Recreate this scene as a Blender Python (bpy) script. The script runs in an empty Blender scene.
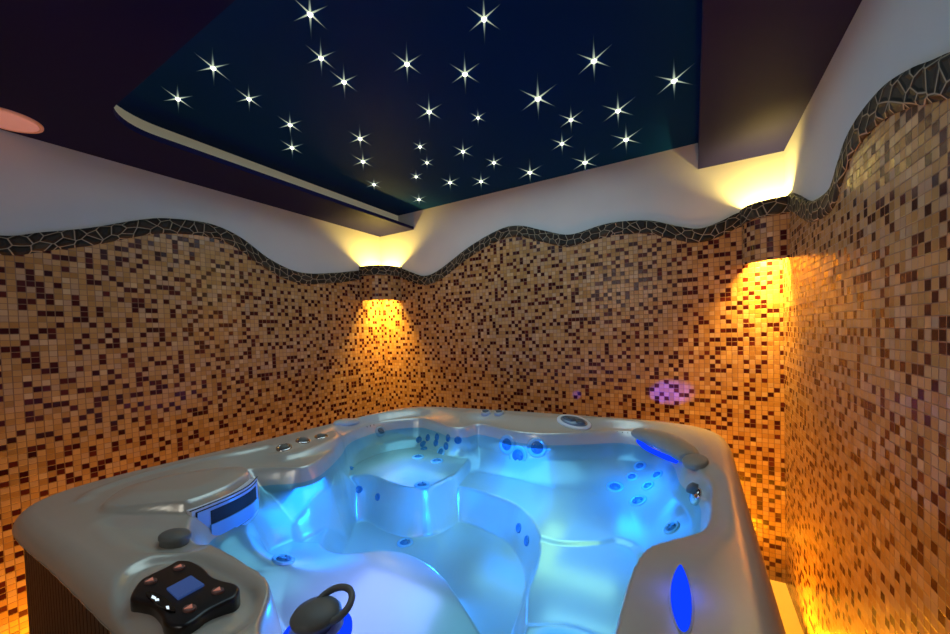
import bpy, bmesh, math, random
from mathutils import Vector, Matrix
random.seed(7)
S = bpy.context.scene
COL = S.collection
PI = math.pi
# ---------------------------------------------------------------- tub surface
import numpy as np
RIM = .967
def catmull(pts, n=8, closed=True):
    P = np.array(pts, float); m = len(P); out = []
    rng = range(m) if closed else range(m-1)
    for i in rng:
        if closed: p0, p1, p2, p3 = P[(i-1) % m], P[i], P[(i+1) % m], P[(i+2) % m]
        else: p0, p1, p2, p3 = P[max(i-1,0)], P[i], P[i+1], P[min(i+2,m-1)]
        for k in range(n):
            t = k/n
            out.append(.5*((2*p1)+(-p0+p2)*t+(2*p0-5*p1+4*p2-p3)*t*t+(-p0+3*p1-3*p2+p3)*t**3))
    if not closed: out.append(P[-1])
    return np.array(out)
def sdf(X, Y, poly):                       # signed distance, positive inside
    X = np.asarray(X, float); Y = np.asarray(Y, float)
    d = np.full(X.shape, 1e9); ins = np.zeros(X.shape, bool)
    n = len(poly)
    for i in range(n):
        ax, ay = poly[i]; bx, by = poly[(i+1) % n]
        ex, ey = bx-ax, by-ay; L = ex*ex+ey*ey
        if L < 1e-14: continue
        t = np.clip(((X-ax)*ex+(Y-ay)*ey)/L, 0, 1)
        d = np.minimum(d, (X-ax-t*ex)**2+(Y-ay-t*ey)**2)
        if ay != by:
            c = ((ay > Y) != (by > Y)) & (X < ex*(Y-ay)/ey+ax)
            ins ^= c
    return np.where(ins, 1, -1)*np.sqrt(d)
def sst(t): t = np.clip(t, 0, 1); return t*t*(3-2*t)
OUT = catmull([(-1.3,.243),(-.8,.242),(-.3,.24),(-.06,.245),(.085,.30),(.13,.43),(.132,.8),(.132,1.2),(.133,1.6),(.131,1.94),(.09,2.09),(-.03,2.185),(-.25,2.212),(-.5,2.2),(-.95,2.165),(-1.35,2.12),(-1.6,2.07),(-1.74,1.965),(-1.8,1.78),(-1.845,1.42),(-1.88,1.0),(-1.925,.62),(-1.925,.44),(-1.885,.325),(-1.80,.258),(-1.65,.238)], 6)
BOWL = catmull([(-1.22,.47),(-1.30,.54),(-1.32,.64),(-1.40,.75),(-1.58,.82),(-1.61,.86),(-1.53,.92),(-1.43,1.0),(-1.53,1.22),(-1.70,1.46),(-1.71,1.72),(-1.55,1.90),(-1.38,1.86),(-1.23,1.79),(-1.15,1.82),(-1.13,1.90),(-1.07,1.915),(-.88,1.86),(-.73,1.86),(-.59,1.92),(-.48,2.0),(-.37,2.08),(-.24,2.08),(-.11,1.98),(-.045,1.8),(-.025,1.62),(.02,1.52),(.045,1.42),(.042,1.3),(.034,1.16),(.01,1.07),(-.05,1.0),(-.1,.93),(-.118,.8),(-.114,.62),(-.11,.47),(-.18,.39),(-.35,.345),(-.52,.335),(-.64,.345),(-.71,.385),(-.76,.43),(-.83,.452),(-1.0,.46),(-1.1,.46)], 5)
PANS = catmull([(-1.31,.86),(-1.28,.94),(-1.28,1.08),(-1.44,1.27),(-1.6,1.5),(-1.56,1.7),(-1.36,1.75),(-1.17,1.70),(-1.06,1.72),(-.835,1.748),(-.656,1.72),(-.5,1.72),(-.36,1.74),(-.26,1.66),(-.2,1.5),(-.17,1.25),(-.19,1.0),(-.22,.75),(-.35,.62),(-.6,.57),(-.85,.56),(-1.0,.60),(-1.12,.70),(-1.3,.74)], 5)
CORNER = catmull([(-1.535,1.28),(-1.51,1.305),(-1.41,1.345),(-1.265,1.318),(-1.14,1.318),(-1.063,1.365),(-1.03,1.48),(-1.07,1.69),(-1.13,1.80),(-1.38,1.88),(-1.60,1.74),(-1.65,1.5)], 5)
LOBE = catmull([(-1.28,.86),(-1.34,.88),(-1.35,.95),(-1.36,1.03),(-1.35,1.12),(-1.26,1.16),(-1.16,1.12),(-1.0,1.02),(-1.12,.94)], 5)
FOOT = catmull([(-1.47,1.245),(-1.41,1.318),(-1.265,1.292),(-1.135,1.295),(-1.055,1.35),(-1.03,1.45),(-1.015,1.515),(-.95,1.522),(-.86,1.512),(-.70,1.465),(-.59,1.37),(-.515,1.255),(-.48,1.14),(-.455,1.0),(-.41,.87),(-.42,.80),(-.53,.86),(-.67,.94),(-.82,.985),(-.93,.97),(-1.05,.89),(-1.16,.89),(-1.28,.98),(-1.36,1.10)], 5)
SIDE = catmull([(-.53,1.28),(-.44,1.29),(-.371,1.316),(-.30,1.36),(-.245,1.402),(-.17,1.35),(-.16,1.1),(-.18,.95),(-.3,.93),(-.48,.84),(-.52,1.0),(-.54,1.16)], 5)
MOUND = catmull([(-1.50,.385),(-1.36,.48),(-1.312,.52),(-1.318,.62),(-1.345,.68),(-1.405,.75),(-1.50,.76),(-1.63,.64),(-1.66,.50),(-1.60,.42)], 6)
HOLLOW = catmull([(-1.43,.37),(-1.30,.345),(-1.15,.37),(-1.08,.43),(-1.13,.48),(-1.24,.47),(-1.34,.45)], 6)
KEYS = catmull([(-1.06,.29),(-1.09,.35),(-1.03,.415),(-.93,.43),(-.80,.425),(-.72,.38),(-.70,.30),(-.78,.255),(-.93,.25)], 6)
TRIO = catmull([(-1.70,.98),(-1.79,1.15),(-1.78,1.31),(-1.70,1.37),(-1.60,1.32),(-1.54,1.20),(-1.53,1.04),(-1.58,.97)], 6)
RIDGE = catmull([(-1.70,.385),(-1.76,.43),(-1.80,.55),(-1.795,.70),(-1.755,.87),(-1.72,.98),(-1.712,.98),(-1.747,.87),(-1.787,.70),(-1.792,.55),(-1.753,.435),(-1.70,.393)], 4)
WATER = .862
def height(X, Y):
    X = np.asarray(X, float); Y = np.asarray(Y, float)
    dO = sdf(X, Y, OUT); dB = sdf(X, Y, BOWL); dP = sdf(X, Y, PANS)
    # rim: rounded outside, a flat band, then a fall to the crease
    R = .05
    r = np.clip(R-dO, 0, R)
    top = RIM-R+np.sqrt(np.maximum(R*R-r*r, 0))
    crease = .92+.03*sst((X+.35)/.3)+.03*sst((1.0-Y)/.5)
    t = np.clip(dO, 0, None)/(np.clip(dO, 0, None)+np.clip(-dB, 0, None)+1e-6)
    rimz = top+(crease-RIM)*sst((t-.45)/.55)
    # inside: fall from the crease to the seats, steep first
    u = np.clip(dB, 0, None)/(np.clip(dB, 0, None)+np.clip(-dP, 0, None)+1e-6)
    seat = .70
    drop = .35*sst(u/.25)+.65*(1-(1-np.clip(u,0,1))**1.6)
    soft = sst((-1.15-X)/.2)*sst((1.35-Y)/.2)
    drop = drop+(.2*sst(u/.25)+.8*np.clip(u,0,1)-drop)*soft
    z = np.where(dB > 0, crease+(seat-crease)*drop, rimz)
    cz = lambda poly, w: sst(sdf(X, Y, poly)/w+.5)
    cr = lambda poly, w: (lambda q: .65*np.clip(q, 0, 1)+.35*sst(q))(sdf(X, Y, poly)/w+.5)
    k = cz(CORNER, .022)
    z = np.where(k > 0, np.maximum(z, z+(.755-z)*k), z)
    z = z+np.minimum(0, (.66-z))*cz(LOBE, .03)
    z = z+np.minimum(0, (.55-z))*cr(FOOT, .06)
    z = z+np.minimum(0, (.688-z))*cz(SIDE, .03)
    # front hump bulges towards the foot well
    z = z+.03*np.exp(-(((X+.8)/.3)**2+((Y-.86)/.13)**2))*(z > .6)
    z = z+.05*np.exp(-(((X+1.17)/.14)**2+((Y-.68)/.10)**2))*(dB > .0)*sst(dB/.06)
    z = z+.009*np.exp(-(sdf(X, Y, RIDGE)/.016)**2)*(dB < 0)
    z = z-.02*cz(HOLLOW, .07)*(dB < .02)
    km = cz(MOUND, .022)
    z = np.maximum(z, z+(.985+.012*sst(sdf(X,Y,MOUND)/.08)-z)*km)
    z = z-.016*cz(KEYS, .03)
    z = z+np.maximum(0, (.952-z))*cz(TRIO, .05)
    return z
JETS = {'corner_small': [(-1.523, 1.86), (-1.45, 1.86), (-1.361, 1.835), (-1.246, 1.786), (-1.176, 1.785), (-1.478, 1.843), (-1.366, 1.829), (-1.261, 1.785), (-1.446, 1.811)], 'corner_big': [(-1.384, 1.676), (-1.243, 1.668), (-1.3, 1.786)], 'back': [(-0.894, 1.846), (-0.719, 1.845), (-0.823, 1.829)], 'right': [(-0.234, 1.96), (-0.151, 1.859), (-0.262, 1.895), (-0.184, 1.803), (-0.327, 1.821), (-0.215, 1.712)], 'side': [(-0.074, 1.456)], 'small': [(-1.471, 1.31), (-1.36, 1.328), (-1.587, 1.371)], 'foot': [(-0.649, 1.432), (-0.585, 1.364)], 'front': [(-1.154, 0.704), (-1.111, 1.367), (-1.105, 1.229)], 'trio': [(-1.641, 1.03), (-1.656, 1.138), (-1.66, 1.244)]}
PANEL = [(-0.954, 0.271), (-0.999, 0.299), (-1.007, 0.321), (-1.008, 0.35), (-1.013, 0.372), (-0.993, 0.384), (-0.968, 0.388), (-0.931, 0.388), (-0.883, 0.382), (-0.846, 0.385), (-0.809, 0.392), (-0.784, 0.387), (-0.767, 0.37), (-0.769, 0.35), (-0.773, 0.325), (-0.768, 0.303), (-0.769, 0.286), (-0.786, 0.276), (-0.814, 0.274), (-0.844, 0.28), (-0.884, 0.282), (-0.921, 0.275)]
SCREENP = [(-0.91, 0.314), (-0.913, 0.357), (-0.855, 0.356), (-0.854, 0.311)]
BUTTONS = [(-0.971, 0.359, 0.3), (-0.97, 0.309, 0.3), (-0.811, 0.36, 0.2), (-0.805, 0.31, 0.2)]
WINDOWP = [(-0.931, 0.288), (-0.925, 0.296), (-0.888, 0.3), (-0.848, 0.299), (-0.82, 0.294), (-0.829, 0.289), (-0.858, 0.286), (-0.896, 0.285)]
MARKS = [[(-0.909, 0.291), (-0.895, 0.292), (-0.889, 0.289), (-0.902, 0.287)], [(-0.892, 0.289), (-0.886, 0.293), (-0.879, 0.291), (-0.885, 0.287)], [(-0.848, 0.29), (-0.844, 0.293), (-0.834, 0.29), (-0.839, 0.288)]]
KNOB = (-0.587, 0.414, 0.955)

STARS = [
    (-1.098, 0.852, 1.32, 'topmost star light of the slanting row of three at the top edge'),
    (-0.613, 1.183, 1.36, 'bluish star light alone near the top edge, midway along the panel'),
    (-1.638, 0.807, 1.38, 'large star light diagonally above the one by the rounded panel corner'),
    (-1.976, 0.821, 1.32, 'large star light beside the rounded corner of the blue ceiling panel'),
    (-1.718, 0.99, 1.25, 'star light beyond the rounded corner pair, third of the triangle they form'),
    (-1.237, 1.001, 1.26, 'star light in the middle of the slanting row of three, below the topmost'),
    (-1.273, 1.143, 1.33, 'star light ending the slanting row of three that starts at the top edge'),
    (-0.979, 1.206, 1.37, 'star light on its own below and between the two topmost ones'),
    (-0.814, 1.382, 1.47, 'star light directly under the topmost bluish one, midway along the panel'),
    (-0.334, 1.601, 1.59, 'star light highest beside the dark ceiling block, well above the cluster'),
    (-0.059, 1.923, 1.76, 'star light closest beside the straight edge of the dark ceiling block'),
    (-1.758, 1.216, 1.37, 'upper of two star lights stacked one above the other near the cream strip'),
    (-1.962, 1.363, 1.45, 'lower of two star lights stacked one above the other near the cream strip'),
    (-1.102, 1.514, 1.54, 'star light above the tight cluster at the panel centre, heading its line downward'),
    (-0.927, 1.69, 0.98, 'tiny faint star light to one side above the cluster, the dimmest in the panel'),
    (-0.615, 1.711, 1.98, 'large yellowish star light, topmost of the group toward the ceiling block'),
    (-0.533, 1.972, 1.47, 'star light just below and beside the large yellowish one'),
    (-0.311, 2.025, 1.82, 'star light level with the bluish neighbour, between the yellowish one and ceiling block'),
    (-1.57, 1.506, 1.53, 'upper of the close pair of star lights midway along the cream strip'),
    (-1.763, 1.708, 1.64, 'lower of the close pair of star lights midway along the cream strip'),
    (-1.353, 1.758, 1.04, 'upper star light in the tight central cluster, above a touching neighbour'),
    (-1.444, 1.942, 1.1, 'star light touching the lower edge of the upper one in the central cluster'),
    (-1.178, 1.948, 1.51, 'star light beside the central cluster, with glare rays pointing toward the tiny one'),
    (-1.091, 2.183, 1.43, 'small star light between the central cluster and the white back wall'),
    (-0.648, 2.191, 1.57, 'star light under the large yellowish group, second before the back wall'),
    (-0.321, 2.355, 2.0, 'star light lowest toward the ceiling block, above the white back wall'),
    (-1.968, 2.004, 1.45, 'small star light low beside the cream strip, beneath the close pair'),
    (-1.635, 2.068, 1.14, 'star light low in the central cluster, above the one in the panel corner'),
    (-1.5, 2.286, 1.67, 'star light in the row along the back wall, first after the panel corner column'),
    (-1.307, 2.398, 1.72, 'star light in the row along the back wall, second after the panel corner column'),
    (-0.955, 2.458, 2.06, 'star light in the row along the back wall, next before the last'),
    (-0.596, 2.52, 2.09, 'last star light of the row along the white back wall, touching its edge'),
    (-1.896, 2.425, 1.63, 'star light tucked into the far panel corner above the glowing corner light'),
]
# ---------------------------------------------------------------- object helpers
def link(name, me, mat=None, parent=None, smooth=True):
    o = bpy.data.objects.new(name, me); COL.objects.link(o)
    if mat is not None:
        for m in (mat if isinstance(mat, (list, tuple)) else [mat]): me.materials.append(m)
    if smooth: me.polygons.foreach_set('use_smooth', [True]*len(me.polygons))
    if parent is not None: o.parent = parent
    me.update()
    return o
def pyobj(name, verts, faces, mat=None, parent=None, smooth=True, uvs=None):
    me = bpy.data.meshes.new(name)
    me.from_pydata([tuple(map(float, v)) for v in verts], [], faces)
    if uvs is not None:
        uv = me.uv_layers.new(name='UVMap')
        for l in me.loops: uv.data[l.index].uv = uvs[l.vertex_index]
    return link(name, me, mat, parent, smooth)
def bmobj(name, bm, mat=None, parent=None, smooth=True):
    bmesh.ops.recalc_face_normals(bm, faces=bm.faces)
    me = bpy.data.meshes.new(name); bm.to_mesh(me); bm.free()
    return link(name, me, mat, parent, smooth)
def tag(o, label=None, cat=None, group=None, kind=None):
    if label: o['label'] = label
    if cat: o['category'] = cat
    if group: o['group'] = group
    if kind: o['kind'] = kind
    return o
def empty(name, loc, rot=None):
    o = bpy.data.objects.new(name, None); COL.objects.link(o); o.location = loc
    o.empty_display_size = .05
    if rot is not None: o.rotation_euler = rot
    return o
def sharp(o, ang=35):
    o.data.set_sharp_from_angle(angle=math.radians(ang))
    return o
def lathe(prof, n=32, M=None, cap=True):
    """profile of (radius, height) turned round the local z axis"""
    bm = bmesh.new(); M = M or Matrix.Identity(4); rings = []
    for r, h in prof:
        if r < 1e-6: rings.append([bm.verts.new(M @ Vector((0, 0, h)))])
        else: rings.append([bm.verts.new(M @ Vector((r*math.cos(2*PI*k/n), r*math.sin(2*PI*k/n), h))) for k in range(n)])
    for a, b in zip(rings, rings[1:]):
        for k in range(n):
            q = [a[k % len(a)], a[(k+1) % len(a)], b[(k+1) % len(b)], b[k % len(b)]]
            q = list(dict.fromkeys(q))
            if len(q) > 2: bm.faces.new(q)
    if cap:
        for g in (rings[0], rings[-1]):
            if len(g) > 2: bm.faces.new(g)
    return bm
def tube(pts, rad, n=10, closed=False):
    bm = bmesh.new(); P = [Vector(p) for p in pts]; m = len(P); rings = []
    up = Vector((0, 0, 1))
    for i in range(m):
        a = P[(i-1) % m] if closed or i else P[i]; b = P[(i+1) % m] if closed or i < m-1 else P[i]
        t = (b-a).normalized()
        s = t.cross(up)
        if s.length < 1e-3: s = t.cross(Vector((1, 0, 0)))
        s.normalize(); w = s.cross(t)
        r = rad[i] if isinstance(rad, (list, tuple)) else rad
        rings.append([bm.verts.new(P[i]+(s*math.cos(2*PI*k/n)+w*math.sin(2*PI*k/n))*r) for k in range(n)])
    for i in range(m if closed else m-1):
        a, b = rings[i], rings[(i+1) % m]
        for k in range(n): bm.faces.new((a[k], a[(k+1) % n], b[(k+1) % n], b[k]))
    if not closed:
        bm.faces.new(rings[0]); bm.faces.new(rings[-1])
    return bm
def slab(poly, z0, z1, bev=0.0, dz=None, segs=3):
    """flat shape with rounded upper edge; poly is a list of xy"""
    bm = bmesh.new()
    lo = [bm.verts.new((x, y, z0)) for x, y in poly]
    hi = [bm.verts.new((x, y, z1)) for x, y in poly]
    n = len(poly)
    for k in range(n): bm.faces.new((lo[k], lo[(k+1) % n], hi[(k+1) % n], hi[k]))
    bm.faces.new(hi); bm.faces.new(lo[::-1])
    bmesh.ops.recalc_face_normals(bm, faces=bm.faces)
    if bev:
        es = [e for e in bm.edges if abs(e.verts[0].co.z-z1) < 1e-6 and abs(e.verts[1].co.z-z1) < 1e-6]
        bmesh.ops.bevel(bm, geom=es, offset=bev, segments=segs, affect='EDGES', profile=.5)
    return bm
def frame_at(x, y, lift=0.0):
    """matrix standing on the tub surface at x, y"""
    e = .018
    zz = height(np.array([x, x+e, x-e, x, x]), np.array([y, y, y, y+e, y-e]))
    n = Vector((-(zz[1]-zz[2])/(2*e), -(zz[3]-zz[4])/(2*e), 1)).normalized()
    s = Vector((1, 0, 0)) - n*n.x; s.normalize(); t = n.cross(s)
    M = Matrix((s, t, n)).transposed().to_4x4()
    M.translation = Vector((x, y, float(zz[0]))) + n*lift
    return M
# ---------------------------------------------------------------- materials
def nodemat(name):
    m = bpy.data.materials.new(name); m.use_nodes = True
    nt = m.node_tree; nt.nodes.clear()
    out = nt.nodes.new('ShaderNodeOutputMaterial')
    return m, nt, out
class G:
    def __init__(s, nt): s.nt = nt
    def n(s, typ, **kw):
        x = s.nt.nodes.new(typ)
        for k, v in kw.items(): setattr(x, k, v)
        return x
    def l(s, a, b): s.nt.links.new(a, b)
    def put(s, sock, v):
        if isinstance(v, bpy.types.NodeSocket): s.l(v, sock)
        else: sock.default_value = v
    def m(s, op, a, b=None, c=None):
        x = s.n('ShaderNodeMath', operation=op); s.put(x.inputs[0], a)
        if b is not None: s.put(x.inputs[1], b)
        if c is not None: s.put(x.inputs[2], c)
        return x.outputs[0]
    def vm(s, op, a, b=None, scale=None):
        x = s.n('ShaderNodeVectorMath', operation=op); s.put(x.inputs[0], a)
        if b is not None: s.put(x.inputs[1], b)
        if scale is not None: s.put(x.inputs['Scale'], scale)
        return x.outputs[0]
    def mix(s, f, a, b):
        x = s.n('ShaderNodeMix', data_type='RGBA'); s.put(x.inputs[0], f); s.put(x.inputs[6], a); s.put(x.inputs[7], b)
        return x.outputs[2]
    def ramp(s, f, stops, interp='LINEAR'):
        x = s.n('ShaderNodeValToRGB'); x.color_ramp.interpolation = interp
        el = x.color_ramp.elements
        while len(el) < len(stops): el.new(.5)
        for e, (p, c) in zip(el, stops): e.position = p; e.color = (*c, 1)
        s.put(x.inputs[0], f); return x.outputs[0]
def plain(name, col, rough=.4, metal=0.0, spec=.5, coat=0.0, emit=None, estr=0.0, noise=0.0, nscale=20, bump=0.0):
    m, nt, out = nodemat(name); g = G(nt)
    b = g.n('ShaderNodeBsdfPrincipled'); g.l(b.outputs[0], out.inputs[0])
    b.inputs['Roughness'].default_value = rough; b.inputs['Metallic'].default_value = metal
    b.inputs['Specular IOR Level'].default_value = spec; b.inputs['Coat Weight'].default_value = coat
    c = (*col, 1)
    if noise or bump:
        tc = g.n('ShaderNodeTexCoord'); nz = g.n('ShaderNodeTexNoise'); nz.inputs['Scale'].default_value = nscale; nz.inputs['Detail'].default_value = 4
        g.l(tc.outputs['Object'], nz.inputs['Vector'])
        k = g.m('MULTIPLY_ADD', nz.outputs[0], 2*noise, 1-noise)
        g.l(g.vm('SCALE', col, scale=k), b.inputs['Base Color'])
        if bump:
            bp = g.n('ShaderNodeBump'); bp.inputs['Strength'].default_value = bump; bp.inputs['Distance'].default_value = .01
            g.l(nz.outputs[0], bp.inputs['Height']); g.l(bp.outputs[0], b.inputs['Normal'])
    else: b.inputs['Base Color'].default_value = c
    if emit:
        b.inputs['Emission Color'].default_value = (*emit, 1); b.inputs['Emission Strength'].default_value = estr
    return m
def mosaic():
    m, nt, out = nodemat('glass_mosaic'); g = G(nt)
    uv = g.n('ShaderNodeUVMap').outputs[0]
    sc = g.vm('MULTIPLY', uv, (1/.0275, 1/.0262, 1))
    cell = g.vm('FLOOR', sc); fr = g.vm('FRACTION', sc)
    wn = g.n('ShaderNodeTexWhiteNoise', noise_dimensions='2D'); g.l(cell, wn.inputs['Vector'])
    wn2 = g.n('ShaderNodeTexWhiteNoise', noise_dimensions='2D'); g.l(g.vm('ADD', cell, (57.3, 21.7, 0)), wn2.inputs['Vector'])
    sep = g.n('ShaderNodeSeparateXYZ'); g.l(fr, sep.inputs[0])
    ed = lambda s: g.m('MINIMUM', s, g.m('SUBTRACT', 1.0, s))
    e = g.m('MINIMUM', ed(sep.outputs[0]), ed(sep.outputs[1]))
    groutn = g.n('ShaderNodeMapRange'); g.put(groutn.inputs[0], e); groutn.inputs[1].default_value = .03; groutn.inputs[2].default_value = .075
    tile = groutn.outputs[0]                                  # 0 in the grout, 1 on the tile
    light = g.ramp(wn2.outputs[0], [(0, (.32, .175, .055)), (.35, (.42, .245, .085)), (.7, (.48, .30, .13)), (.9, (.40, .27, .16)), (1, (.56, .39, .20))])
    dark = g.ramp(wn2.outputs[0], [(0, (.030, .004, .005)), (.6, (.050, .007, .007)), (1, (.09, .016, .012))])
    half = g.vm('FLOOR', g.vm('SCALE', cell, scale=.5))
    par = g.vm('SUBTRACT', cell, g.vm('SCALE', half, scale=2.0)); ps = g.n('ShaderNodeSeparateXYZ'); g.l(par, ps.inputs[0])
    idx = g.m('MULTIPLY_ADD', ps.outputs[1], 2.0, ps.outputs[0])
    wb = g.n('ShaderNodeTexWhiteNoise', noise_dimensions='2D'); g.l(g.vm('ADD', half, (13.5, 71.25, 0)), wb.inputs['Vector'])
    pick = g.m('FLOOR', g.m('MULTIPLY', wb.outputs[0], 4.0))
    hit = g.m('MULTIPLY', g.m('LESS_THAN', g.m('ABSOLUTE', g.m('SUBTRACT', pick, idx)), .5), g.m('LESS_THAN', wn.outputs[0], .86))
    isd = g.m('MAXIMUM', hit, g.m('LESS_THAN', wn.outputs[0], .055))
    col = g.mix(isd, light, dark)
    col = g.mix(tile, (.20, .115, .06, 1), col)
    b = g.n('ShaderNodeBsdfPrincipled'); g.l(b.outputs[0], out.inputs[0]); g.l(col, b.inputs['Base Color'])
    g.put(b.inputs['Roughness'], g.m('MULTIPLY_ADD', tile, -.42, .62)); b.inputs['Specular IOR Level'].default_value = .32
    bp = g.n('ShaderNodeBump'); bp.inputs['Strength'].default_value = .55; bp.inputs['Distance'].default_value = .002; g.l(tile, bp.inputs['Height'])
    geo = g.n('ShaderNodeVectorMath', operation='SUBTRACT'); g.l(wn2.outputs['Color'], geo.inputs[0]); geo.inputs[1].default_value = (.5, .5, .5)
    nrm = g.vm('NORMALIZE', g.vm('ADD', bp.outputs[0], g.vm('SCALE', geo.outputs[0], scale=.055)))
    g.l(nrm, b.inputs['Normal'])
    return m
def pebbles():
    m, nt, out = nodemat('river_stone_border'); g = G(nt)
    uv = g.n('ShaderNodeUVMap').outputs[0]
    sc = g.vm('MULTIPLY', uv, (19, 25, 1))
    v1 = g.n('ShaderNodeTexVoronoi', feature='DISTANCE_TO_EDGE', voronoi_dimensions='2D'); g.l(sc, v1.inputs['Vector']); v1.inputs['Scale'].default_value = 1
    v2 = g.n('ShaderNodeTexVoronoi', feature='F1', voronoi_dimensions='2D'); g.l(sc, v2.inputs['Vector']); v2.inputs['Scale'].default_value = 1
    mr = g.n('ShaderNodeMapRange'); g.l(v1.outputs['Distance'], mr.inputs[0]); mr.inputs[1].default_value = .025; mr.inputs[2].default_value = .06
    hs = g.n('ShaderNodeMapRange'); g.l(v1.outputs['Distance'], hs.inputs[0]); hs.inputs[1].default_value = .03; hs.inputs[2].default_value = .3; hs.interpolation_type = 'SMOOTHSTEP'
    sp = g.n('ShaderNodeSeparateColor'); g.l(v2.outputs['Color'], sp.inputs[0])
    stone = g.ramp(sp.outputs[0], [(0, (.006, .006, .006)), (.5, (.014, .013, .011)), (.8, (.025, .023, .018)), (1, (.05, .042, .03))])
    nz = g.n('ShaderNodeTexNoise'); nz.inputs['Scale'].default_value = 60; g.l(uv, nz.inputs['Vector'])
    stone = g.mix(g.m('MULTIPLY', nz.outputs[0], .35), stone, (.05, .045, .035, 1))
    col = g.mix(mr.outputs[0], (.30, .26, .19, 1), stone); b_spec = .22
    b = g.n('ShaderNodeBsdfPrincipled'); g.l(b.outputs[0], out.inputs[0]); g.l(col, b.inputs['Base Color'])
    g.put(b.inputs['Roughness'], g.m('MULTIPLY_ADD', mr.outputs[0], -.2, .8))
    b.inputs['Specular IOR Level'].default_value = b_spec
    bp = g.n('ShaderNodeBump'); bp.inputs['Strength'].default_value = .9; bp.inputs['Distance'].default_value = .008; g.l(hs.outputs[0], bp.inputs['Height']); g.l(bp.outputs[0], b.inputs['Normal'])
    return m
def water_mat():
    m, nt, out = nodemat('clear_water'); g = G(nt)
    tr = g.n('ShaderNodeBsdfTransparent'); tr.inputs[0].default_value = (.50, .84, 1, 1)
    gl = g.n('ShaderNodeBsdfGlossy'); gl.inputs['Roughness'].default_value = .02
    fr = g.n('ShaderNodeFresnel'); fr.inputs[0].default_value = 1.33
    tc = g.n('ShaderNodeTexCoord'); nz = g.n('ShaderNodeTexNoise'); nz.inputs['Scale'].default_value = 5; nz.inputs['Detail'].default_value = 1; g.l(tc.outputs['Object'], nz.inputs['Vector'])
    bp = g.n('ShaderNodeBump'); bp.inputs['Strength'].default_value = .12; bp.inputs['Distance'].default_value = .02; g.l(nz.outputs[0], bp.inputs['Height'])
    g.l(bp.outputs[0], gl.inputs['Normal'])
    mx = g.n('ShaderNodeMixShader'); g.put(mx.inputs[0], g.m('MULTIPLY', fr.outputs[0], .045)); g.l(tr.outputs[0], mx.inputs[1]); g.l(gl.outputs[0], mx.inputs[2]); g.l(mx.outputs[0], out.inputs[0])
    return m
def acrylic_mat():
    m, nt, out = nodemat('pearl_acrylic'); g = G(nt)
    tc = g.n('ShaderNodeTexCoord'); nz = g.n('ShaderNodeTexNoise'); nz.inputs['Scale'].default_value = 7; nz.inputs['Detail'].default_value = 5; g.l(tc.outputs['Object'], nz.inputs['Vector'])
    b = g.n('ShaderNodeBsdfPrincipled'); g.l(b.outputs[0], out.inputs[0])
    g.l(g.mix(nz.outputs[0], (.62, .60, .52, 1), (.68, .655, .57, 1)), b.inputs['Base Color'])
    b.inputs['Metallic'].default_value = .4; b.inputs['Roughness'].default_value = .27
    b.inputs['Coat Weight'].default_value = .0; b.inputs['Coat Roughness'].default_value = .18
    return m
def glare_mat():  # lens starburst glare painted as a glow fading along each ray
    m, nt, out = nodemat('lens_glare_glow'); g = G(nt)
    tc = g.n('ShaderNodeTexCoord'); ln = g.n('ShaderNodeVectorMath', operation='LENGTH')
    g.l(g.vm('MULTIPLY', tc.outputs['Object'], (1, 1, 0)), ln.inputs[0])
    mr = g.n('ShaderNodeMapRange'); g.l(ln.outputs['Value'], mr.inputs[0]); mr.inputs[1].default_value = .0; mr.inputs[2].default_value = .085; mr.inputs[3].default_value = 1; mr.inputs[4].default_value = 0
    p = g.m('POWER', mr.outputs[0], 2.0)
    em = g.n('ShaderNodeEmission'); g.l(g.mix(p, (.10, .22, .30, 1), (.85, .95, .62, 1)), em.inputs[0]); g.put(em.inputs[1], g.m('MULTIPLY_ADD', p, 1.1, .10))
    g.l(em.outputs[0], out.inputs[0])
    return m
def emis(name, col, s):
    m, nt, out = nodemat(name); g = G(nt)
    e = g.n('ShaderNodeEmission'); e.inputs[0].default_value = (*col, 1); e.inputs[1].default_value = s; g.l(e.outputs[0], out.inputs[0]); return m
MOS = mosaic(); PEB = pebbles(); ACR = acrylic_mat(); WAT = water_mat()
PLASTER = plain('white_plaster', (.60, .60, .60), .75, noise=.04, nscale=6, bump=.05)
SOFFIT = plain('dark_purple_paint', (.009, .009, .058), .6, spec=.06, noise=.05, nscale=3)
NIGHT = plain('night_blue_paint', (.0, .024, .11), .6, spec=.04, noise=.08, nscale=2)
CREAM = plain('cream_fascia_glow', (.8, .78, .62), .6, emit=(.9, .9, .65), estr=.10)  # emission added to stand for light falling on the fascia
FLOORM = plain('beige_floor', (.62, .46, .20), .35, noise=.08, nscale=9)
BROWN = plain('brown_slats', (.075, .035, .020), .5, noise=.35, nscale=14)
BLACKP = plain('black_plastic', (.012, .012, .013), .28, spec=.5)
GREYP = plain('grey_plastic', (.13, .135, .125), .5, noise=.06)
BEIGEP = plain('beige_cushion', (.30, .285, .235), .55, noise=.05)
PALEP = plain('pale_grey_plastic', (.45, .44, .39), .4)
DARKH = plain('dark_gap_fill', (.004, .004, .006), .6)
JETM = plain('jet_blue_plastic', (.05, .19, .36), .22, coat=.4)
JETR = plain('jet_pale_ring', (.34, .55, .70), .2, metal=.2)
CHROME = plain('chrome', (.75, .75, .72), .12, metal=1)
FROST = plain('frosted_blue_plastic', (.34, .55, .92), .3)
SCREEN = plain('blue_screen', (.03, .07, .2), .2, emit=(.10, .22, .75), estr=.2)
BUTTON = plain('button_face', (.20, .11, .10), .35)
BUTMARK = plain('button_mark', (.75, .30, .22), .4, emit=(.8, .25, .15), estr=.25)
WHITEMARK = emis('white_display_mark', (.75, .9, 1), 1.2)
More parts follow.
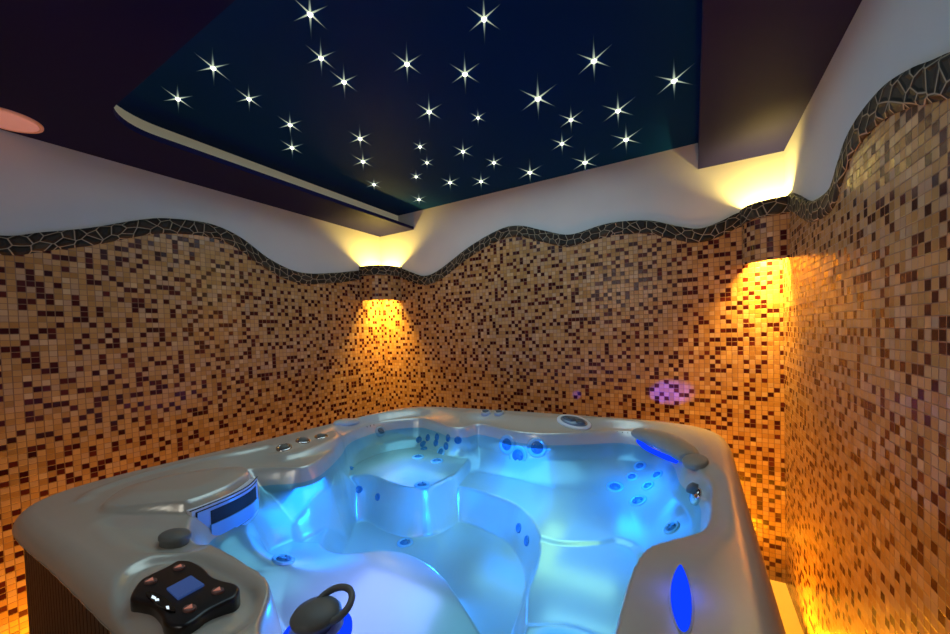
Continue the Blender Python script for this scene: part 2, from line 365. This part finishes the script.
BLUEGLOW = emis('blue_glow', (.004, .045, 1.0), 1.15)
PINK = plain('salmon_disc_glow', (.72, .40, .36), .55, emit=(.7, .35, .32), estr=.22)  # faint glow added to the colour; the disc itself is unlit
GLARERAY = glare_mat(); STARLENS = emis('star_lens', (1, 1, .9), 5)
LAMPGLASS = emis('warm_lamp', (1, .72, .30), 5)

# ---------------------------------------------------------------- the room
XL, XR, YB, YF = -2.553, .439, 2.65, -1.6
ZS, ZC = 2.398, 2.553
def box(x0, x1, y0, y1, z0, z1):
    v = [(x, y, z) for x in (x0, x1) for y in (y0, y1) for z in (z0, z1)]
    return v, [(0, 1, 3, 2), (4, 6, 7, 5), (0, 4, 5, 1), (2, 3, 7, 6), (0, 2, 6, 4), (1, 5, 7, 3)]
def struct(name, v, f, mat, parent=None):
    o = pyobj(name, v, f, mat, parent, smooth=False)
    if parent is None: o['kind'] = 'structure'
    return o
struct('floor', *box(XL-.1, XR+.1, YF-.1, YB+.1, -.1, 0), FLOORM)
W = {}
W['left'] = struct('wall_left', *box(XL-.1, XL, YF-.1, YB+.1, 0, ZC+.1), PLASTER)
W['right'] = struct('wall_right', *box(XR, XR+.1, YF-.1, YB+.1, 0, ZC+.1), PLASTER)
W['back'] = struct('wall_back', *box(XL, XR, YB, YB+.1, 0, ZC+.1), PLASTER)
W['front'] = struct('wall_front', *box(XL, XR, YF-.1, YF, 0, ZC+.1), PLASTER)
struct('ceiling', *box(XL, XR, YF, YB, ZC, ZC+.1), NIGHT)

LT = [(-1.6,1.98),(-1.2,2.10),(-.8,2.16),(-.45,2.10),(-.1,1.99),(.15,1.94),(.378,1.94),(.494,1.978),(.659,2.036),(.855,2.123),(.99,2.161),(1.195,2.178),(1.369,2.13),(1.564,2.016),(1.793,1.955),(2.1,1.99),(2.38,2.045),(2.65,2.07)]
BT = [(-2.553,2.09),(-2.295,2.065),(-2.2,2.03),(-2.035,1.975),(-1.872,2.009),(-1.566,2.162),(-1.29,2.255),(-1.121,2.257),(-.926,2.188),(-.743,2.13),(-.537,2.158),(-.409,2.162),(-.229,2.137),(-.062,2.071),(.043,2.042),(.144,2.066),(.25,2.104),(.439,2.112)]
RT = [(2.65,2.112),(2.466,2.112),(2.304,2.057),(2.07,1.963),(1.815,1.936),(1.70,2.0),(1.631,2.042),(1.536,2.062),(1.376,2.057),(1.23,2.019),(1.122,1.978),(.9,1.91),(.6,1.93),(.2,2.07),(-.2,2.14),(-.6,2.05),(-1,1.93),(-1.3,1.95),(-1.6,2.05)]
BH = .083
def wavy(pts, lo, hi):
    c = catmull(pts, 8, closed=False); c = c[np.argsort(c[:, 0])]
    u = np.arange(lo, hi+1e-6, .02); u[-1] = hi
    return u, np.interp(u, c[:, 0], c[:, 1])
def wall_skin(side, pts, to3, lo, hi, parent):
    u, z = wavy(pts, lo, hi)
    dz = np.gradient(z, u); th = BH*np.sqrt(1+dz*dz)**.55
    zb = z-th
    n = len(u); D1, D2 = .010, .020
    v = []; uv = []
    for i in range(n):
        v += [to3(u[i], 0, D1), to3(u[i], zb[i]+.01, D1), to3(u[i], zb[i]+.01, 0)]
        uv += [(u[i], 0), (u[i], zb[i]+.01), (u[i], zb[i]+.02)]
    f = []
    for i in range(n-1):
        a = 3*i; b = a+3
        f += [(a, b, b+1, a+1), (a+1, b+1, b+2, a+2)]
    m = pyobj('mosaic_cladding', v, f, MOS, parent, smooth=False, uvs=uv)
    s = np.concatenate([[0], np.cumsum(np.hypot(np.diff(u), np.diff(z)))])
    v = []; uv = []; f = []
    for i in range(n):
        v += [to3(u[i], zb[i], 0), to3(u[i], zb[i], D2-.006), to3(u[i], zb[i]+.012, D2), to3(u[i], z[i]-.012, D2), to3(u[i], z[i], D2-.006), to3(u[i], z[i], 0)]
        uv += [(s[i], -.02), (s[i], 0), (s[i], .012), (s[i], th[i]-.012), (s[i], th[i]), (s[i], th[i]+.02)]
    for i in range(n-1):
        for k in range(5):
            a = 6*i+k; b = a+6
            f.append((a, b, b+1, a+1))
    b = pyobj('stone_border', v, f, PEB, parent, smooth=False, uvs=uv)
    m['label'] = 'tan and dark brown glass mosaic'; b['label'] = 'wavy border of dark flat stones in pale grout'
wall_skin('left', LT, lambda u, z, d: (XL+d, u, z), YF, YB, W['left'])
wall_skin('back', BT, lambda u, z, d: (u, YB-d, z), XL, XR, W['back'])
wall_skin('right', RT, lambda u, z, d: (XR-d, u, z), YF, YB, W['right'])

# ceiling soffit with a cut-out over the tub
XLIP, XRS, YFR = -2.141, .037, .596
arc = [(XLIP+.2-.2*math.cos(a), YFR+.2-.2*math.sin(a)) for a in np.linspace(0, PI/2, 12)]
out2 = [(XL, YB), (XL, YF), (XR, YF), (XR, YB), (XRS, YB), (XRS, YFR)] + [tuple(p) for p in arc[::-1]] + [(XLIP, YB)]
sof = bmobj('ceiling_soffit', slab(out2, ZS, ZS+.026), SOFFIT, smooth=False); sof['kind'] = 'structure'
sof['label'] = 'dark purple lowered ceiling border around the star panel'
# upright inner faces above the lip
INS = .178
arc2 = [(XLIP-INS+.3-.3*math.cos(a), YFR-.02+.3-.3*math.sin(a)) for a in np.linspace(0, PI/2, 14)]
path = [(XLIP-INS, YB)] + [tuple(p) for p in arc2] + [(XRS+.002, YFR-.02)]
v = []; f = []
for x, y in path: v += [(x, y, ZS+.02), (x, y, ZC)]
for i in range(len(path)-1): f.append((2*i, 2*i+2, 2*i+3, 2*i+1))
pyobj('soffit_fascia', v, f, CREAM, sof)['label'] = 'cream upright inner face'
pyobj('soffit_side', [(XRS+.003, YFR-.02, ZS+.01), (XRS+.003, YB, ZS+.01), (XRS+.003, YB, ZC), (XRS+.003, YFR-.02, ZC)], [(0, 1, 2, 3)], SOFFIT, sof, smooth=False)

# round fitting in the soffit
t = empty('ceiling_fitting', (-2.42, .392, ZS))
tag(t, 'round salmon pink disc set flat into the dark purple ceiling border', 'ceiling fitting')
bmobj('disc_face', lathe([(0, -.008), (.088, -.008), (.092, -.006), (.092, 0)], 48), PINK, t)
bmobj('disc_rim', lathe([(.092, 0), (.092, -.007), (.098, -.009), (.104, -.006), (.105, 0)], 48, cap=False), plain('pink_rim', (.8, .5, .46), .4), t)

# ---------------------------------------------------------------- corner sconces
def sconce(cx, cy, sx, rx, ry, z0, z1, label):
    """quarter-round mosaic shade standing out of a corner; sx = direction along x"""
    root = empty('corner_sconce', (cx, cy, z0)); tag(root, label, 'wall light', 'mosaic clad corner lights')
    A = np.linspace(0, PI/2, 25); zc = z1-BH
    P = [(sx*rx*math.cos(a)**.8, -ry*math.sin(a)**.8) for a in A]
    s = np.concatenate([[0], np.cumsum([math.dist(a, b) for a, b in zip(P, P[1:])])])
    def shell(name, za, zb, grow, thick, mat, voff=0):
        v = []; uv = []; f = []
        for (x, y), u in zip(P, s):
            k = 1+grow; q = 1-thick
            v += [(x*q, y*q, za), (x*k, y*k, za), (x*k, y*k, zb), (x*q, y*q, zb)]
            uv += [(u+cx, za+z0-.02), (u+cx, za+z0), (u+cx, zb+z0), (u+cx, zb+z0+.03)]
        if voff: uv = [(a, b-z0-za) for a, b in uv]
        for i in range(len(P)-1):
            for j in range(4):
                a = 4*i+j; b = 4*i+(j+1) % 4
                f.append((a, a+4, b+4, b))
        return pyobj(name, v, f, mat, root, smooth=False, uvs=uv)
    sh = shell('mosaic_shade', 0, zc-z0, 0, .08, MOS)
    cap = shell('stone_cap', zc-z0, z1-z0, .05, .1, PEB, 1)
    cap['label'] = 'band of dark flat stones on top'
    la = bmobj('lamp', lathe([(0, 0), (.018, .0), (.026, .02), (.026, .05), (.012, .075), (0, .08)], 20, Matrix.Translation((sx*rx*.33, -ry*.33, .13))), LAMPGLASS, root)
    return root
sconce(XL+.005, YB-.005, 1, .245, .262, 1.778, 2.078, 'mosaic corner light where the two darker walls meet, the smaller in view')
sconce(XR-.005, YB-.005, -1, .187, .175, 1.795, 2.105, 'mosaic corner light under the dark ceiling block, its golden beam beside the tub corner')

# ---------------------------------------------------------------- hot tub
tub = empty('hot_tub', (-.88, 1.2, 0))
tag(tub, 'square pearl grey acrylic hot tub with moulded seats and brown slatted sides', 'hot tub')
def tubpart(o, label=None):
    o.parent = tub; o.matrix_parent_inverse = Matrix.Translation((.88, -1.2, 0))
    if label: o['label'] = label
    return o
def sub(o, parent):
    o.parent = parent; o.matrix_parent_inverse = (parent.matrix_basis if parent.parent is None else Matrix.Identity(4)).inverted()
    return o
# shell: rings from the middle to the outline
cx, cy = -.83, 1.22
NA, NR = 720, 190
ol = np.vstack([OUT, OUT[:1]]); ang = np.unwrap(np.arctan2(ol[:, 1]-cy, ol[:, 0]-cx)); rad = np.hypot(ol[:, 0]-cx, ol[:, 1]-cy)
if ang[-1] < ang[0]: ang = ang[::-1]; rad = rad[::-1]
A = np.linspace(ang[0], ang[-1], NA+1)[:-1]; RR = np.interp(A, ang, rad)
sN = np.linspace(0.004, 1, NR)
sN = np.concatenate([sN[sN < .93], 1-.07*(1-np.linspace(0, 1, 26))**1.8])
X = cx+np.outer(sN, RR*np.cos(A)); Y = cy+np.outer(sN, RR*np.sin(A))
Zz = height(X, Y); NR = len(sN)
V = np.stack([X, Y, Zz], -1).reshape(-1, 3)
lips = []
for k, (s_, z_) in enumerate([(1.0, .922), (.997, .914), (.988, .911), (.955, .912)]):
    lips.append(np.stack([cx+s_*RR*np.cos(A), cy+s_*RR*np.sin(A), np.full(NA, z_)], -1))
V = np.vstack([V]+lips+[[[cx, cy, float(height(np.array([cx]), np.array([cy]))[0])]]])
NT = NR+4
F = []
for i in range(NT-1):
    b = i*NA
    for j in range(NA):
        k = (j+1) % NA
        F.append((b+j, b+NA+j, b+NA+k, b+k))
c0 = NT*NA
F += [(c0, j, (j+1) % NA) for j in range(NA)]
F = [tuple(q) for q in F]
shell = tubpart(pyobj('acrylic_shell', V, F, ACR), 'pearl grey moulded shell with seats and a foot well')

# slatted skirt under the lip
pts = np.vstack([np.stack([cx+.945*RR*np.cos(A), cy+.945*RR*np.sin(A)], -1)])
q = [(-1.665,.262),(.06,.262),(.085,.285),(.085,2.09),(.05,2.125),(-1.62,2.02),(-1.70,1.95),(-1.80,.52),(-1.80,.40)]
q = [(-1.735,.262),(.07,.262),(.085,.277),(.085,2.08),(.06,2.11),(-1.6,2.0),(-1.70,1.93),(-1.83,.50),(-1.82,.34)]
def skirt():
    v = []; f = []
    n = len(q); ring = []
    for i in range(n):
        a = Vector((*q[i], 0)); b = Vector((*q[(i+1) % n], 0)); L = (b-a).length; d = (b-a)/L
        nn = Vector((-d.y, d.x, 0))                      # inward
        m = max(1, round(L/.026)); w = L/m
        for k in range(m):
            s0 = a+d*(k*w)
            for off, dep in ((.0, .007), (.003, .007), (.0035, 0), (w-.0005, 0)):
                ring.append(s0+d*min(off, w)+nn*dep)
    for p in ring: v += [(p.x, p.y, .03), (p.x, p.y, .915)]
    m = len(ring)
    for i in range(m): f.append((2*i, 2*((i+1) % m), 2*((i+1) % m)+1, 2*i+1))
    return v, f
tubpart(pyobj('slatted_skirt', *skirt(), BROWN, smooth=False), 'dark brown upright slats')
tubpart(pyobj('base_tray', *box(-1.66, .05, .30, 2.0, 0, .035), BLACKP, smooth=False))

# water
wp = [(float(a), float(b)) for a, b in BOWL]
bmw = bmesh.new(); vs = [bmw.verts.new((x, y, WATER)) for x, y in wp]; bmw.faces.new(vs)
wo = bmobj('tub_water', bmw, WAT, smooth=False); tag(wo, 'still clear blue lit water filling the hot tub', 'water', kind='stuff')

# ---- jets
def jet(x, y, r, kind):
    M = frame_at(x, y, .001)
    ring = bmobj('jet', lathe([(0, .002), (r*.62, .002), (r*.68, .004), (r*.86, .005), (r*.97, .003), (r, -.003)], 28, M, cap=False), JETR if kind else JETM)
    tubpart(ring)
    if r > .02:
        bm = lathe([(r*.60, .003), (r*.52, .005), (r*.34, .003), (r*.28, .006), (r*.12, .007), (0, .005)], 24, M, cap=False)
        for k in range(3):
            a = 2*PI*k/3
            c = Vector((math.cos(a)*r*.42, math.sin(a)*r*.42, .005))
            b2 = bmesh.ops.create_uvsphere(bm, u_segments=8, v_segments=5, radius=r*.12, matrix=M @ Matrix.Translation(c))
        nz = bmobj('jet_nozzle', bm, JETM)
        nz.parent = ring
    return ring
for x, y in JETS['corner_small']: jet(x, y, .022, 0)
for x, y in JETS['corner_big']: jet(x, y, .036, 1)
for x, y in JETS['back']: jet(x, y, .054, 1)
for i, (x, y) in enumerate(JETS['right']): jet(x, y, .040 if i > 3 else .030, 1)
for x, y in JETS['side']: jet(x, y, .032, 1)
for x, y in JETS['small']: jet(x, y, .018, 0)
for x, y in JETS['foot']: jet(x, y, .020, 0)
for x, y in JETS['front']: jet(x, y, .036, 1)

def fit(name, prof, x, y, mat, n=32, lift=0.0, sx=1, sy=1, rot=0, label=None, parent=None):
    M = frame_at(x, y, lift) @ Matrix.Rotation(rot, 4, 'Z') @ Matrix.Diagonal((sx, sy, 1, 1))
    o = bmobj(name, lathe(prof, n, M, cap=False), mat)
    if parent is None: tubpart(o, label)
    else: o.parent = parent
    return o
# three air controls on the side rim
for x, y in JETS['trio']:
    k = fit('air_control', [(.034, -.002), (.034, .004), (.030, .007), (.024, .007), (.022, .003), (0, .003)], x, y, CHROME)
    fit('air_control_cap', [(.019, .003), (.019, .010), (.014, .014), (0, .015)], x, y, GREYP, parent=k)
# oval grips and caps along the rim
fit('rim_grip', [(.05, -.002), (.05, .004), (.044, .010), (0, .013)], -1.765, 1.50, PALEP, sx=.55, sy=1.75, rot=-.12, label='long oval pale grey cover')
for i, (x, y) in enumerate([(-1.70, 1.70), (-1.118, 2.02), (-1.03, 2.03)]):
    k = fit('valve_cap', [(.032, -.002), (.032, .008), (.026, .014), (.02, .014), (.018, .010), (0, .010)], x, y, PALEP)
    fit('valve_lever', [(.014, .010), (.014, .020), (0, .022)], x, y, GREYP, sx=1.6, sy=.8, parent=k)
# emblem plate on the back rim
k = fit('emblem_plate', [(.062, -.003), (.062, .004), (.056, .007), (0, .008)], -.575, 2.035, plain('white_plate', (.75, .77, .75), .3), sx=1.5, sy=.95, label='white oval plate with a grey emblem')
fit('emblem', [(.046, .007), (.046, .010), (0, .011)], -.575, 2.035, plain('emblem_grey', (.22, .27, .31), .3, metal=.4), sx=1.6, sy=.85, parent=k)
def emblem_shape():
    M = frame_at(-.575, 2.035, .0115)
    bm = bmesh.new()
    for sh in ([(-.066,.004),(-.045,.020),(-.02,.010),(-.004,.018),(.012,.006),(-.004,-.010),(-.03,-.014),(-.05,-.006)], [(.014,.012),(.034,.024),(.056,.014),(.064,-.006),(.04,-.020),(.016,-.012)]):
        c = catmull(sh, 4)
        lo = [bm.verts.new(M @ Vector((a, b, 0))) for a, b in c]; hi = [bm.verts.new(M @ Vector((a*.96, b*.96, .003))) for a, b in c]
        for i in range(len(c)): bm.faces.new((lo[i], lo[(i+1) % len(c)], hi[(i+1) % len(c)], hi[i]))
        bm.faces.new(hi)
    return bm
bmobj('emblem_mark', emblem_shape(), plain('emblem_dark', (.07, .10, .14), .3), k)
# corner head cushion with a blue glow under it
def cushion():
    c = catmull([(-.245,1.995,.94),(-.215,1.965,.942),(-.165,1.925,.944),(-.112,1.87,.944),(-.062,1.795,.943),(-.028,1.715,.942),(-.018,1.68,.94)], 6, closed=False)
    n = len(c); rad = [.066*min(1, (.35+.65*math.sin(PI*min(1,max(0,.12+.76*i/(n-1)))))) for i in range(n)]
    bm = tube([tuple(p) for p in c], rad, 16)
    return bm
cu = cushion()
for v in cu.verts: v.co.z = .94+(v.co.z-.94)*.55
cu = tubpart(bmobj('head_cushion', cu, BEIGEP), 'beige curved head cushion')
c = catmull([(-.235,1.935,.918),(-.20,1.885,.905),(-.155,1.84,.900),(-.11,1.79,.900),(-.07,1.735,.908)], 6, closed=False)
gl = bmobj('light_strip', tube([tuple(p) for p in c], .013, 8), BLUEGLOW); gl.parent = cu; gl['label'] = 'glowing blue strip'
fit('cover_cap', [(.046, -.004), (.046, .010), (.040, .016), (0, .018)], .0, 1.60, BEIGEP, sx=.95, sy=1.3, rot=.1, label='beige oval cap')
k = fit('diverter_valve', [(.034, -.002), (.034, .010), (.028, .016), (0, .018)], .005, 1.475, CHROME, sx=1.0, sy=.9)
fit('valve_grip', [(.024, .016), (.024, .030), (.016, .034), (0, .035)], .01, 1.48, GREYP, sx=1.3, sy=.6, parent=k)
# leaf-shaped lit opening on the inner lobe
def leaf(grow, z):
    p = [(-.0305,.872),(-.040,.83),(-.043,.78),(-.040,.73),(-.030,.685),(-.020,.672),(-.012,.69),(-.009,.74),(-.013,.80),(-.022,.85)]
    cxx, cyy = -.027, .775
    return [((x-cxx)*(1+grow*3)+cxx, (y-cyy)*(1+grow)+cyy) for x, y in catmull(p, 4)], z
def leaf_bm(g0, h):
    p, _ = leaf(g0, 0); bm = bmesh.new()
    zz = height(np.array([a for a, b in p]), np.array([b for a, b in p]))
    hi = [bm.verts.new((a, b, float(z)+h)) for (a, b), z in zip(p, zz)]; lo = [bm.verts.new((a, b, float(z)-.01)) for (a, b), z in zip(p, zz)]
    n = len(p)
    for i in range(n): bm.faces.new((lo[i], lo[(i+1) % n], hi[(i+1) % n], hi[i]))
    bm.faces.new(hi); return bm
k = tubpart(bmobj('lit_opening', leaf_bm(.06, .0015), PALEP, smooth=False), 'leaf shaped opening lit deep blue')
gl = bmobj('lit_lens', leaf_bm(0, .003), BLUEGLOW, smooth=False); gl.parent = k

# ---- filter housing front: frame, dark slot and weir door on the curved face
FACE = catmull([(-1.296,.505),(-1.300,.57),(-1.310,.63),(-1.335,.69),(-1.385,.745)], 8, closed=False)
def facepatch(s0, s1, zlo, zhi, out, thick=.006):
    L = np.concatenate([[0], np.cumsum(np.hypot(*np.diff(FACE, axis=0).T))]); L /= L[-1]
    ss = np.linspace(s0, s1, 14); bm = bmesh.new(); rows = []
    for s in ss:
        x = np.interp(s, L, FACE[:, 0]); y = np.interp(s, L, FACE[:, 1])
        e = .02; tx = np.interp(min(1, s+e), L, FACE[:, 0])-np.interp(max(0, s-e), L, FACE[:, 0]); ty = np.interp(min(1, s+e), L, FACE[:, 1])-np.interp(max(0, s-e), L, FACE[:, 1])
        ln = math.hypot(tx, ty); nx, ny = ty/ln, -tx/ln
        f = (s-s0)/(s1-s0); lo = zlo[0]+(zlo[1]-zlo[0])*f; hi = zhi[0]+(zhi[1]-zhi[0])*f
        rows.append([bm.verts.new((x+nx*(out-thick), y+ny*(out-thick), lo)), bm.verts.new((x+nx*out, y+ny*out, lo)), bm.verts.new((x+nx*out, y+ny*out, hi)), bm.verts.new((x+nx*(out-thick), y+ny*(out-thick), hi))])
    for a, b in zip(rows, rows[1:]):
        for j in range(4): bm.faces.new((a[j], b[j], b[(j+1) % 4], a[(j+1) % 4]))
    bm.faces.new(rows[0]); bm.faces.new(rows[-1][::-1])
    return bm
k = tubpart(sharp(bmobj('filter_door', facepatch(.02, .98, (.838, .842), (.962, .962), .016, .03), plain('pale_blue_cover', (.72, .76, .88), .3)), 40), 'pale blue curved filter cover')
bmobj('frame_seam', facepatch(.055, .955, (.850, .852), (.9565, .9565), .0172), DARKH, k, smooth=False)
bmobj('filter_frame', facepatch(.07, .94, (.853, .855), (.9535, .9535), .0195), FROST, k, smooth=False)
bmobj('filter_slot_shade', facepatch(.20, .86, (.893, .893), (.945, .945), .021), DARKH, k, smooth=False)['label'] = 'dark slot'  # black panel on the face stands for shade inside the slot
bmobj('weir_flap', facepatch(.19, .87, (.860, .864), (.903, .903), .026, .008), plain('blue_flap', (.16, .48, .95), .25, coat=.5), k, smooth=False)
bmobj('filter_seam', facepatch(.0, 1.0, (.964, .964), (.967, .967), .0165, .002), DARKH, k, smooth=False)
# grey knob in the hollow
k = fit('suction_knob', [(.036, -.01), (.036, .012), (.040, .016), (.040, .022), (.034, .027), (0, .030)], -1.19, .432, GREYP, sx=1.05, sy=.85, label='grey disc knob')

# ---- control panel
PZ = .951
pan = [inv2 for inv2 in PANEL]
bm = slab([tuple(p) for p in catmull(pan, 4)], PZ-.012, PZ+.0205, .007, segs=4)
cp = tubpart(sharp(bmobj('control_panel', bm, BLACKP), 50), 'black control panel with a blue screen')
def plate(name, poly, z0, z1, mat, bev=0.0, smooth=False):
    o = bmobj(name, slab(poly, z0, z1, bev), mat, cp, smooth=smooth); return o
plate('screen', SCREENP, PZ+.020, PZ+.0245, SCREEN)
for x, y, a in BUTTONS:
    e = [(x+.013*math.cos(t)*math.cos(a)-.0085*math.sin(t)*math.sin(a), y+.014*math.cos(t)*math.sin(a)+.0085*math.sin(t)*math.cos(a)) for t in np.linspace(0, 2*PI, 20)[:-1]]
    b = plate('button', e, PZ+.020, PZ+.0255, BUTTON, .002)
    tr = [(x+.008*math.cos(t+a), y+.008*math.sin(t+a)) for t in (0, 2*PI/3, 4*PI/3)]
    o = bmobj('button_mark', slab(tr, PZ+.025, PZ+.0265), BUTMARK, b, smooth=False)
plate('status_window', catmull(WINDOWP, 3), PZ+.020, PZ+.0245, plain('gloss_black', (.004, .004, .005), .08), 0)
for p in MARKS:
    plate('status_mark', p, PZ+.0243, PZ+.0255, WHITEMARK)
# ---- diverter knob on the front step
kx, ky, kz = KNOB
kb = tubpart(bmobj('diverter_base', lathe([(.057, -.09), (.057, -.014), (.044, -.008), (0, -.008)], 36, Matrix.Translation((kx, ky, kz)), cap=False), FROST))
rg = bmobj('light_ring', lathe([(.0465, -.006), (.053, -.009), (.060, -.016), (.060, -.024)], 36, Matrix.Translation((kx, ky, kz)), cap=False), BLUEGLOW, kb)
dk = tubpart(bmobj('diverter_knob', lathe([(.026, -.01), (.028, .004), (.041, .010), (.043, .016), (.038, .023), (.02, .029), (0, .031)], 36, Matrix.Translation((kx, ky, kz))), GREYP), 'grey domed knob with a loop handle')
lp = [(kx+.034*math.cos(a)+.014, ky+.034*math.sin(a)+.024, kz+.022+.010*math.sin(a)) for a in np.linspace(-.45*PI, 1.05*PI, 22)]
bmobj('loop_handle', tube(lp, .0062, 10), GREYP, dk)

# ---------------------------------------------------------------- star lights
def star_meshes():  # lamp bead, plus emissive blades that give lens glare a shape
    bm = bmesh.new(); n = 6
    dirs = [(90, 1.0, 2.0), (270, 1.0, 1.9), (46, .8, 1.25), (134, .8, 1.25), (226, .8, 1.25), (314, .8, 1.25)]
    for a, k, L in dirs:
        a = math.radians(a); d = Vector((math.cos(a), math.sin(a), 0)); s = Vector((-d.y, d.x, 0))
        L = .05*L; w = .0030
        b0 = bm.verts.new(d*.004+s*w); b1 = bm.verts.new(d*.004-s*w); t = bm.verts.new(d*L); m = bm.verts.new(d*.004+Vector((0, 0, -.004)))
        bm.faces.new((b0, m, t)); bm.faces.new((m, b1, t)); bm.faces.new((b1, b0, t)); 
    me = bpy.data.meshes.new('glare_rays'); bm.to_mesh(me); bm.free(); me.materials.append(GLARERAY)
    bm = lathe([(.0, -.010), (.004, -.009), (.006, -.005), (.007, 0)], 14, cap=False)
    m2 = bpy.data.meshes.new('star_lens'); bmesh.ops.recalc_face_normals(bm, faces=bm.faces); bm.to_mesh(m2); bm.free(); m2.materials.append(STARLENS)
    return me, m2
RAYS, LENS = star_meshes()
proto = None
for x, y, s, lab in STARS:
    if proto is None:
        r = empty('star_light', (x, y, ZC-.002)); a = bpy.data.objects.new('star_lens', LENS); b = bpy.data.objects.new('glare_rays', RAYS)
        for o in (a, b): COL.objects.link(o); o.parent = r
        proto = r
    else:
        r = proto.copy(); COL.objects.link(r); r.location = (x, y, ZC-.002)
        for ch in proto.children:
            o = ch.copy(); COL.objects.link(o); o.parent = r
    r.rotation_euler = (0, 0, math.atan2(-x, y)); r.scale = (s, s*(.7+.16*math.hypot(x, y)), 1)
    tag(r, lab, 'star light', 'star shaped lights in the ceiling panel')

# ---------------------------------------------------------------- lights
def lamp(name, typ, loc, e, col, size=0.0, rot=None, target=None, **kw):
    d = bpy.data.lights.new(name, typ); d.energy = e; d.color = col
    if typ in ('POINT', 'SPOT'): d.shadow_soft_size = size
    if typ == 'AREA': d.size = size
    for k, v in kw.items(): setattr(d, k, v)
    o = bpy.data.objects.new(name, d); COL.objects.link(o); o.location = loc
    if target is not None:
        o.rotation_euler = (Vector(target)-Vector(loc)).to_track_quat('-Z', 'Y').to_euler()
    elif rot is not None: o.rotation_euler = rot
    return o
WARM = (1, .66, .20); GOLD = (1, .50, .05)
# sconces: an upward and a downward lamp each
lamp('sconce_up', 'POINT', (XL+.10, YB-.10, 1.985), 44, (1, .68, .12), .03)
lamp('sconce_up', 'POINT', (XR-.075, YB-.075, 2.02), 34, (1, .72, .17), .03)
lamp('sconce_down', 'AREA', (XL+.085, YB-.085, 1.87), 13, GOLD, .13, rot=(0, 0, 0), spread=math.radians(85))
lamp('sconce_down', 'AREA', (XR-.07, YB-.065, 1.88), 17, GOLD, .11, rot=(0, 0, 0), spread=math.radians(95))
# amber lamps on the floor around the tub
ORG = (1, .34, .006)
lamp('floor_glow', 'AREA', (.27, 2.1, .05), 15, ORG, .2, rot=(PI, 0, 0))
lamp('floor_glow', 'AREA', (.27, 1.3, .05), 13, ORG, .2, rot=(PI, 0, 0))
lamp('floor_glow', 'AREA', (-2.3, 1.6, .05), 5, ORG, .3, rot=(PI, 0, 0))
lamp('floor_glow', 'AREA', (-2.3, .5, .05), 12, ORG, .3, rot=(PI, 0, 0))
# unseen lights added under water to tint seats, walls and floor by zone
AQU = (.55, .95, .62); BLU = (.006, .21, 1.0); VIO = (.42, .36, 1.0)
for x, y, sz, e, c in [(-.85, 1.25, .5, .5, BLU), (-1.3, 1.5, .3, .9, BLU), (-.8, 1.72, .3, 1.3, BLU), (-.35, 1.55, .3, .7, BLU), (-.3, 1.0, .2, .5, BLU), (-1.3, .95, .25, 1.2, BLU), (-.85, .75, .35, 1.1, VIO), (-.24, 1.78, .14, 1.0, BLU),
                       (-.85, 1.28, .4, 2.1, AQU), (-1.33, 1.53, .3, .95, AQU), (-.42, 1.48, .34, .95, AQU), (-.3, 1.05, .24, .5, AQU), (-.8, 1.62, .3, .6, AQU)]:
    lamp('water_glow', 'AREA', (x, y, .845), e, c, sz, rot=(0, 0, 0), spread=PI)
for k in range(6):
    a = 2*PI*k/6+.3
    lamp('side_glow', 'SPOT', (-.85, 1.2, .73), 6, BLU, 0, target=(-.85+math.cos(a), 1.2+math.sin(a), .80), spot_size=math.radians(95), spot_blend=.6)
lamp('cushion_glow', 'POINT', (-.15, 1.86, .90), .3, (.03, .08, 1), 0)
lamp('opening_glow', 'POINT', (-.027, .775, 1.0), .12, (.03, .08, 1), 0)
lamp('streak_helper', 'SPOT', (-.72, 2.17, .985), 150.0, (.05, .045, 1), 0, target=(-.13, 2.65, 1.05), spot_size=math.radians(14), spot_blend=1)  # added spot, no lamp here: imitates the violet reflection on the wall
lamp('streak_helper', 'SPOT', (-.74, 2.15, .985), 14, (.06, .05, 1), 0, target=(-.72, 2.65, 1.0), spot_size=math.radians(9), spot_blend=1)  # second added spot, for the smaller violet reflection
# added soft fill lights without fixtures: one behind the camera, one overhead
lamp('room_fill', 'AREA', (-1.0, -1.1, 2.3), 8, (1, .96, .90), 1.0, target=(-.9, 1.4, .9))
lamp('ceiling_fill', 'AREA', (-1.05, 1.5, 2.53), 12, (.62, .88, 1), 1.6, rot=(0, 0, 0))  # added overhead fill, separate from the star beads
w = bpy.data.worlds.new('World'); S.world = w; w.use_nodes = True
w.node_tree.nodes['Background'].inputs[0].default_value = (.02, .02, .03, 1); w.node_tree.nodes['Background'].inputs[1].default_value = .3
# ---------------------------------------------------------------- camera
fpx, yaw, pit, rol, cyp = 374.427, math.radians(30.279), math.radians(-1.622), math.radians(-1.821), 343.182
fw = Vector((-math.sin(yaw), math.cos(yaw), 0)); rt = Vector((math.cos(yaw), math.sin(yaw), 0)); up = Vector((0, 0, 1))
F3 = fw*math.cos(pit)+up*math.sin(pit); u2 = -fw*math.sin(pit)+up*math.cos(pit)
R3 = rt*math.cos(rol)+u2*math.sin(rol); U3 = -rt*math.sin(rol)+u2*math.cos(rol)
cam = bpy.data.cameras.new('camera'); co = bpy.data.objects.new('camera', cam); COL.objects.link(co)
cam.sensor_fit = 'HORIZONTAL'; cam.sensor_width = 36; cam.lens = 36*fpx/950; cam.shift_y = (cyp-317)/950; cam.clip_start = .01
M = Matrix((R3, U3, -F3)).transposed().to_4x4(); M.translation = (0, 0, 1.463); co.matrix_world = M
S.camera = co
S.view_settings.view_transform = 'Standard'; S.view_settings.look = 'None'; S.view_settings.exposure = 0
S.cycles.use_denoising = True; S.cycles.max_bounces = 8; S.cycles.transparent_max_bounces = 12; S.cycles.sample_clamp_indirect = 4
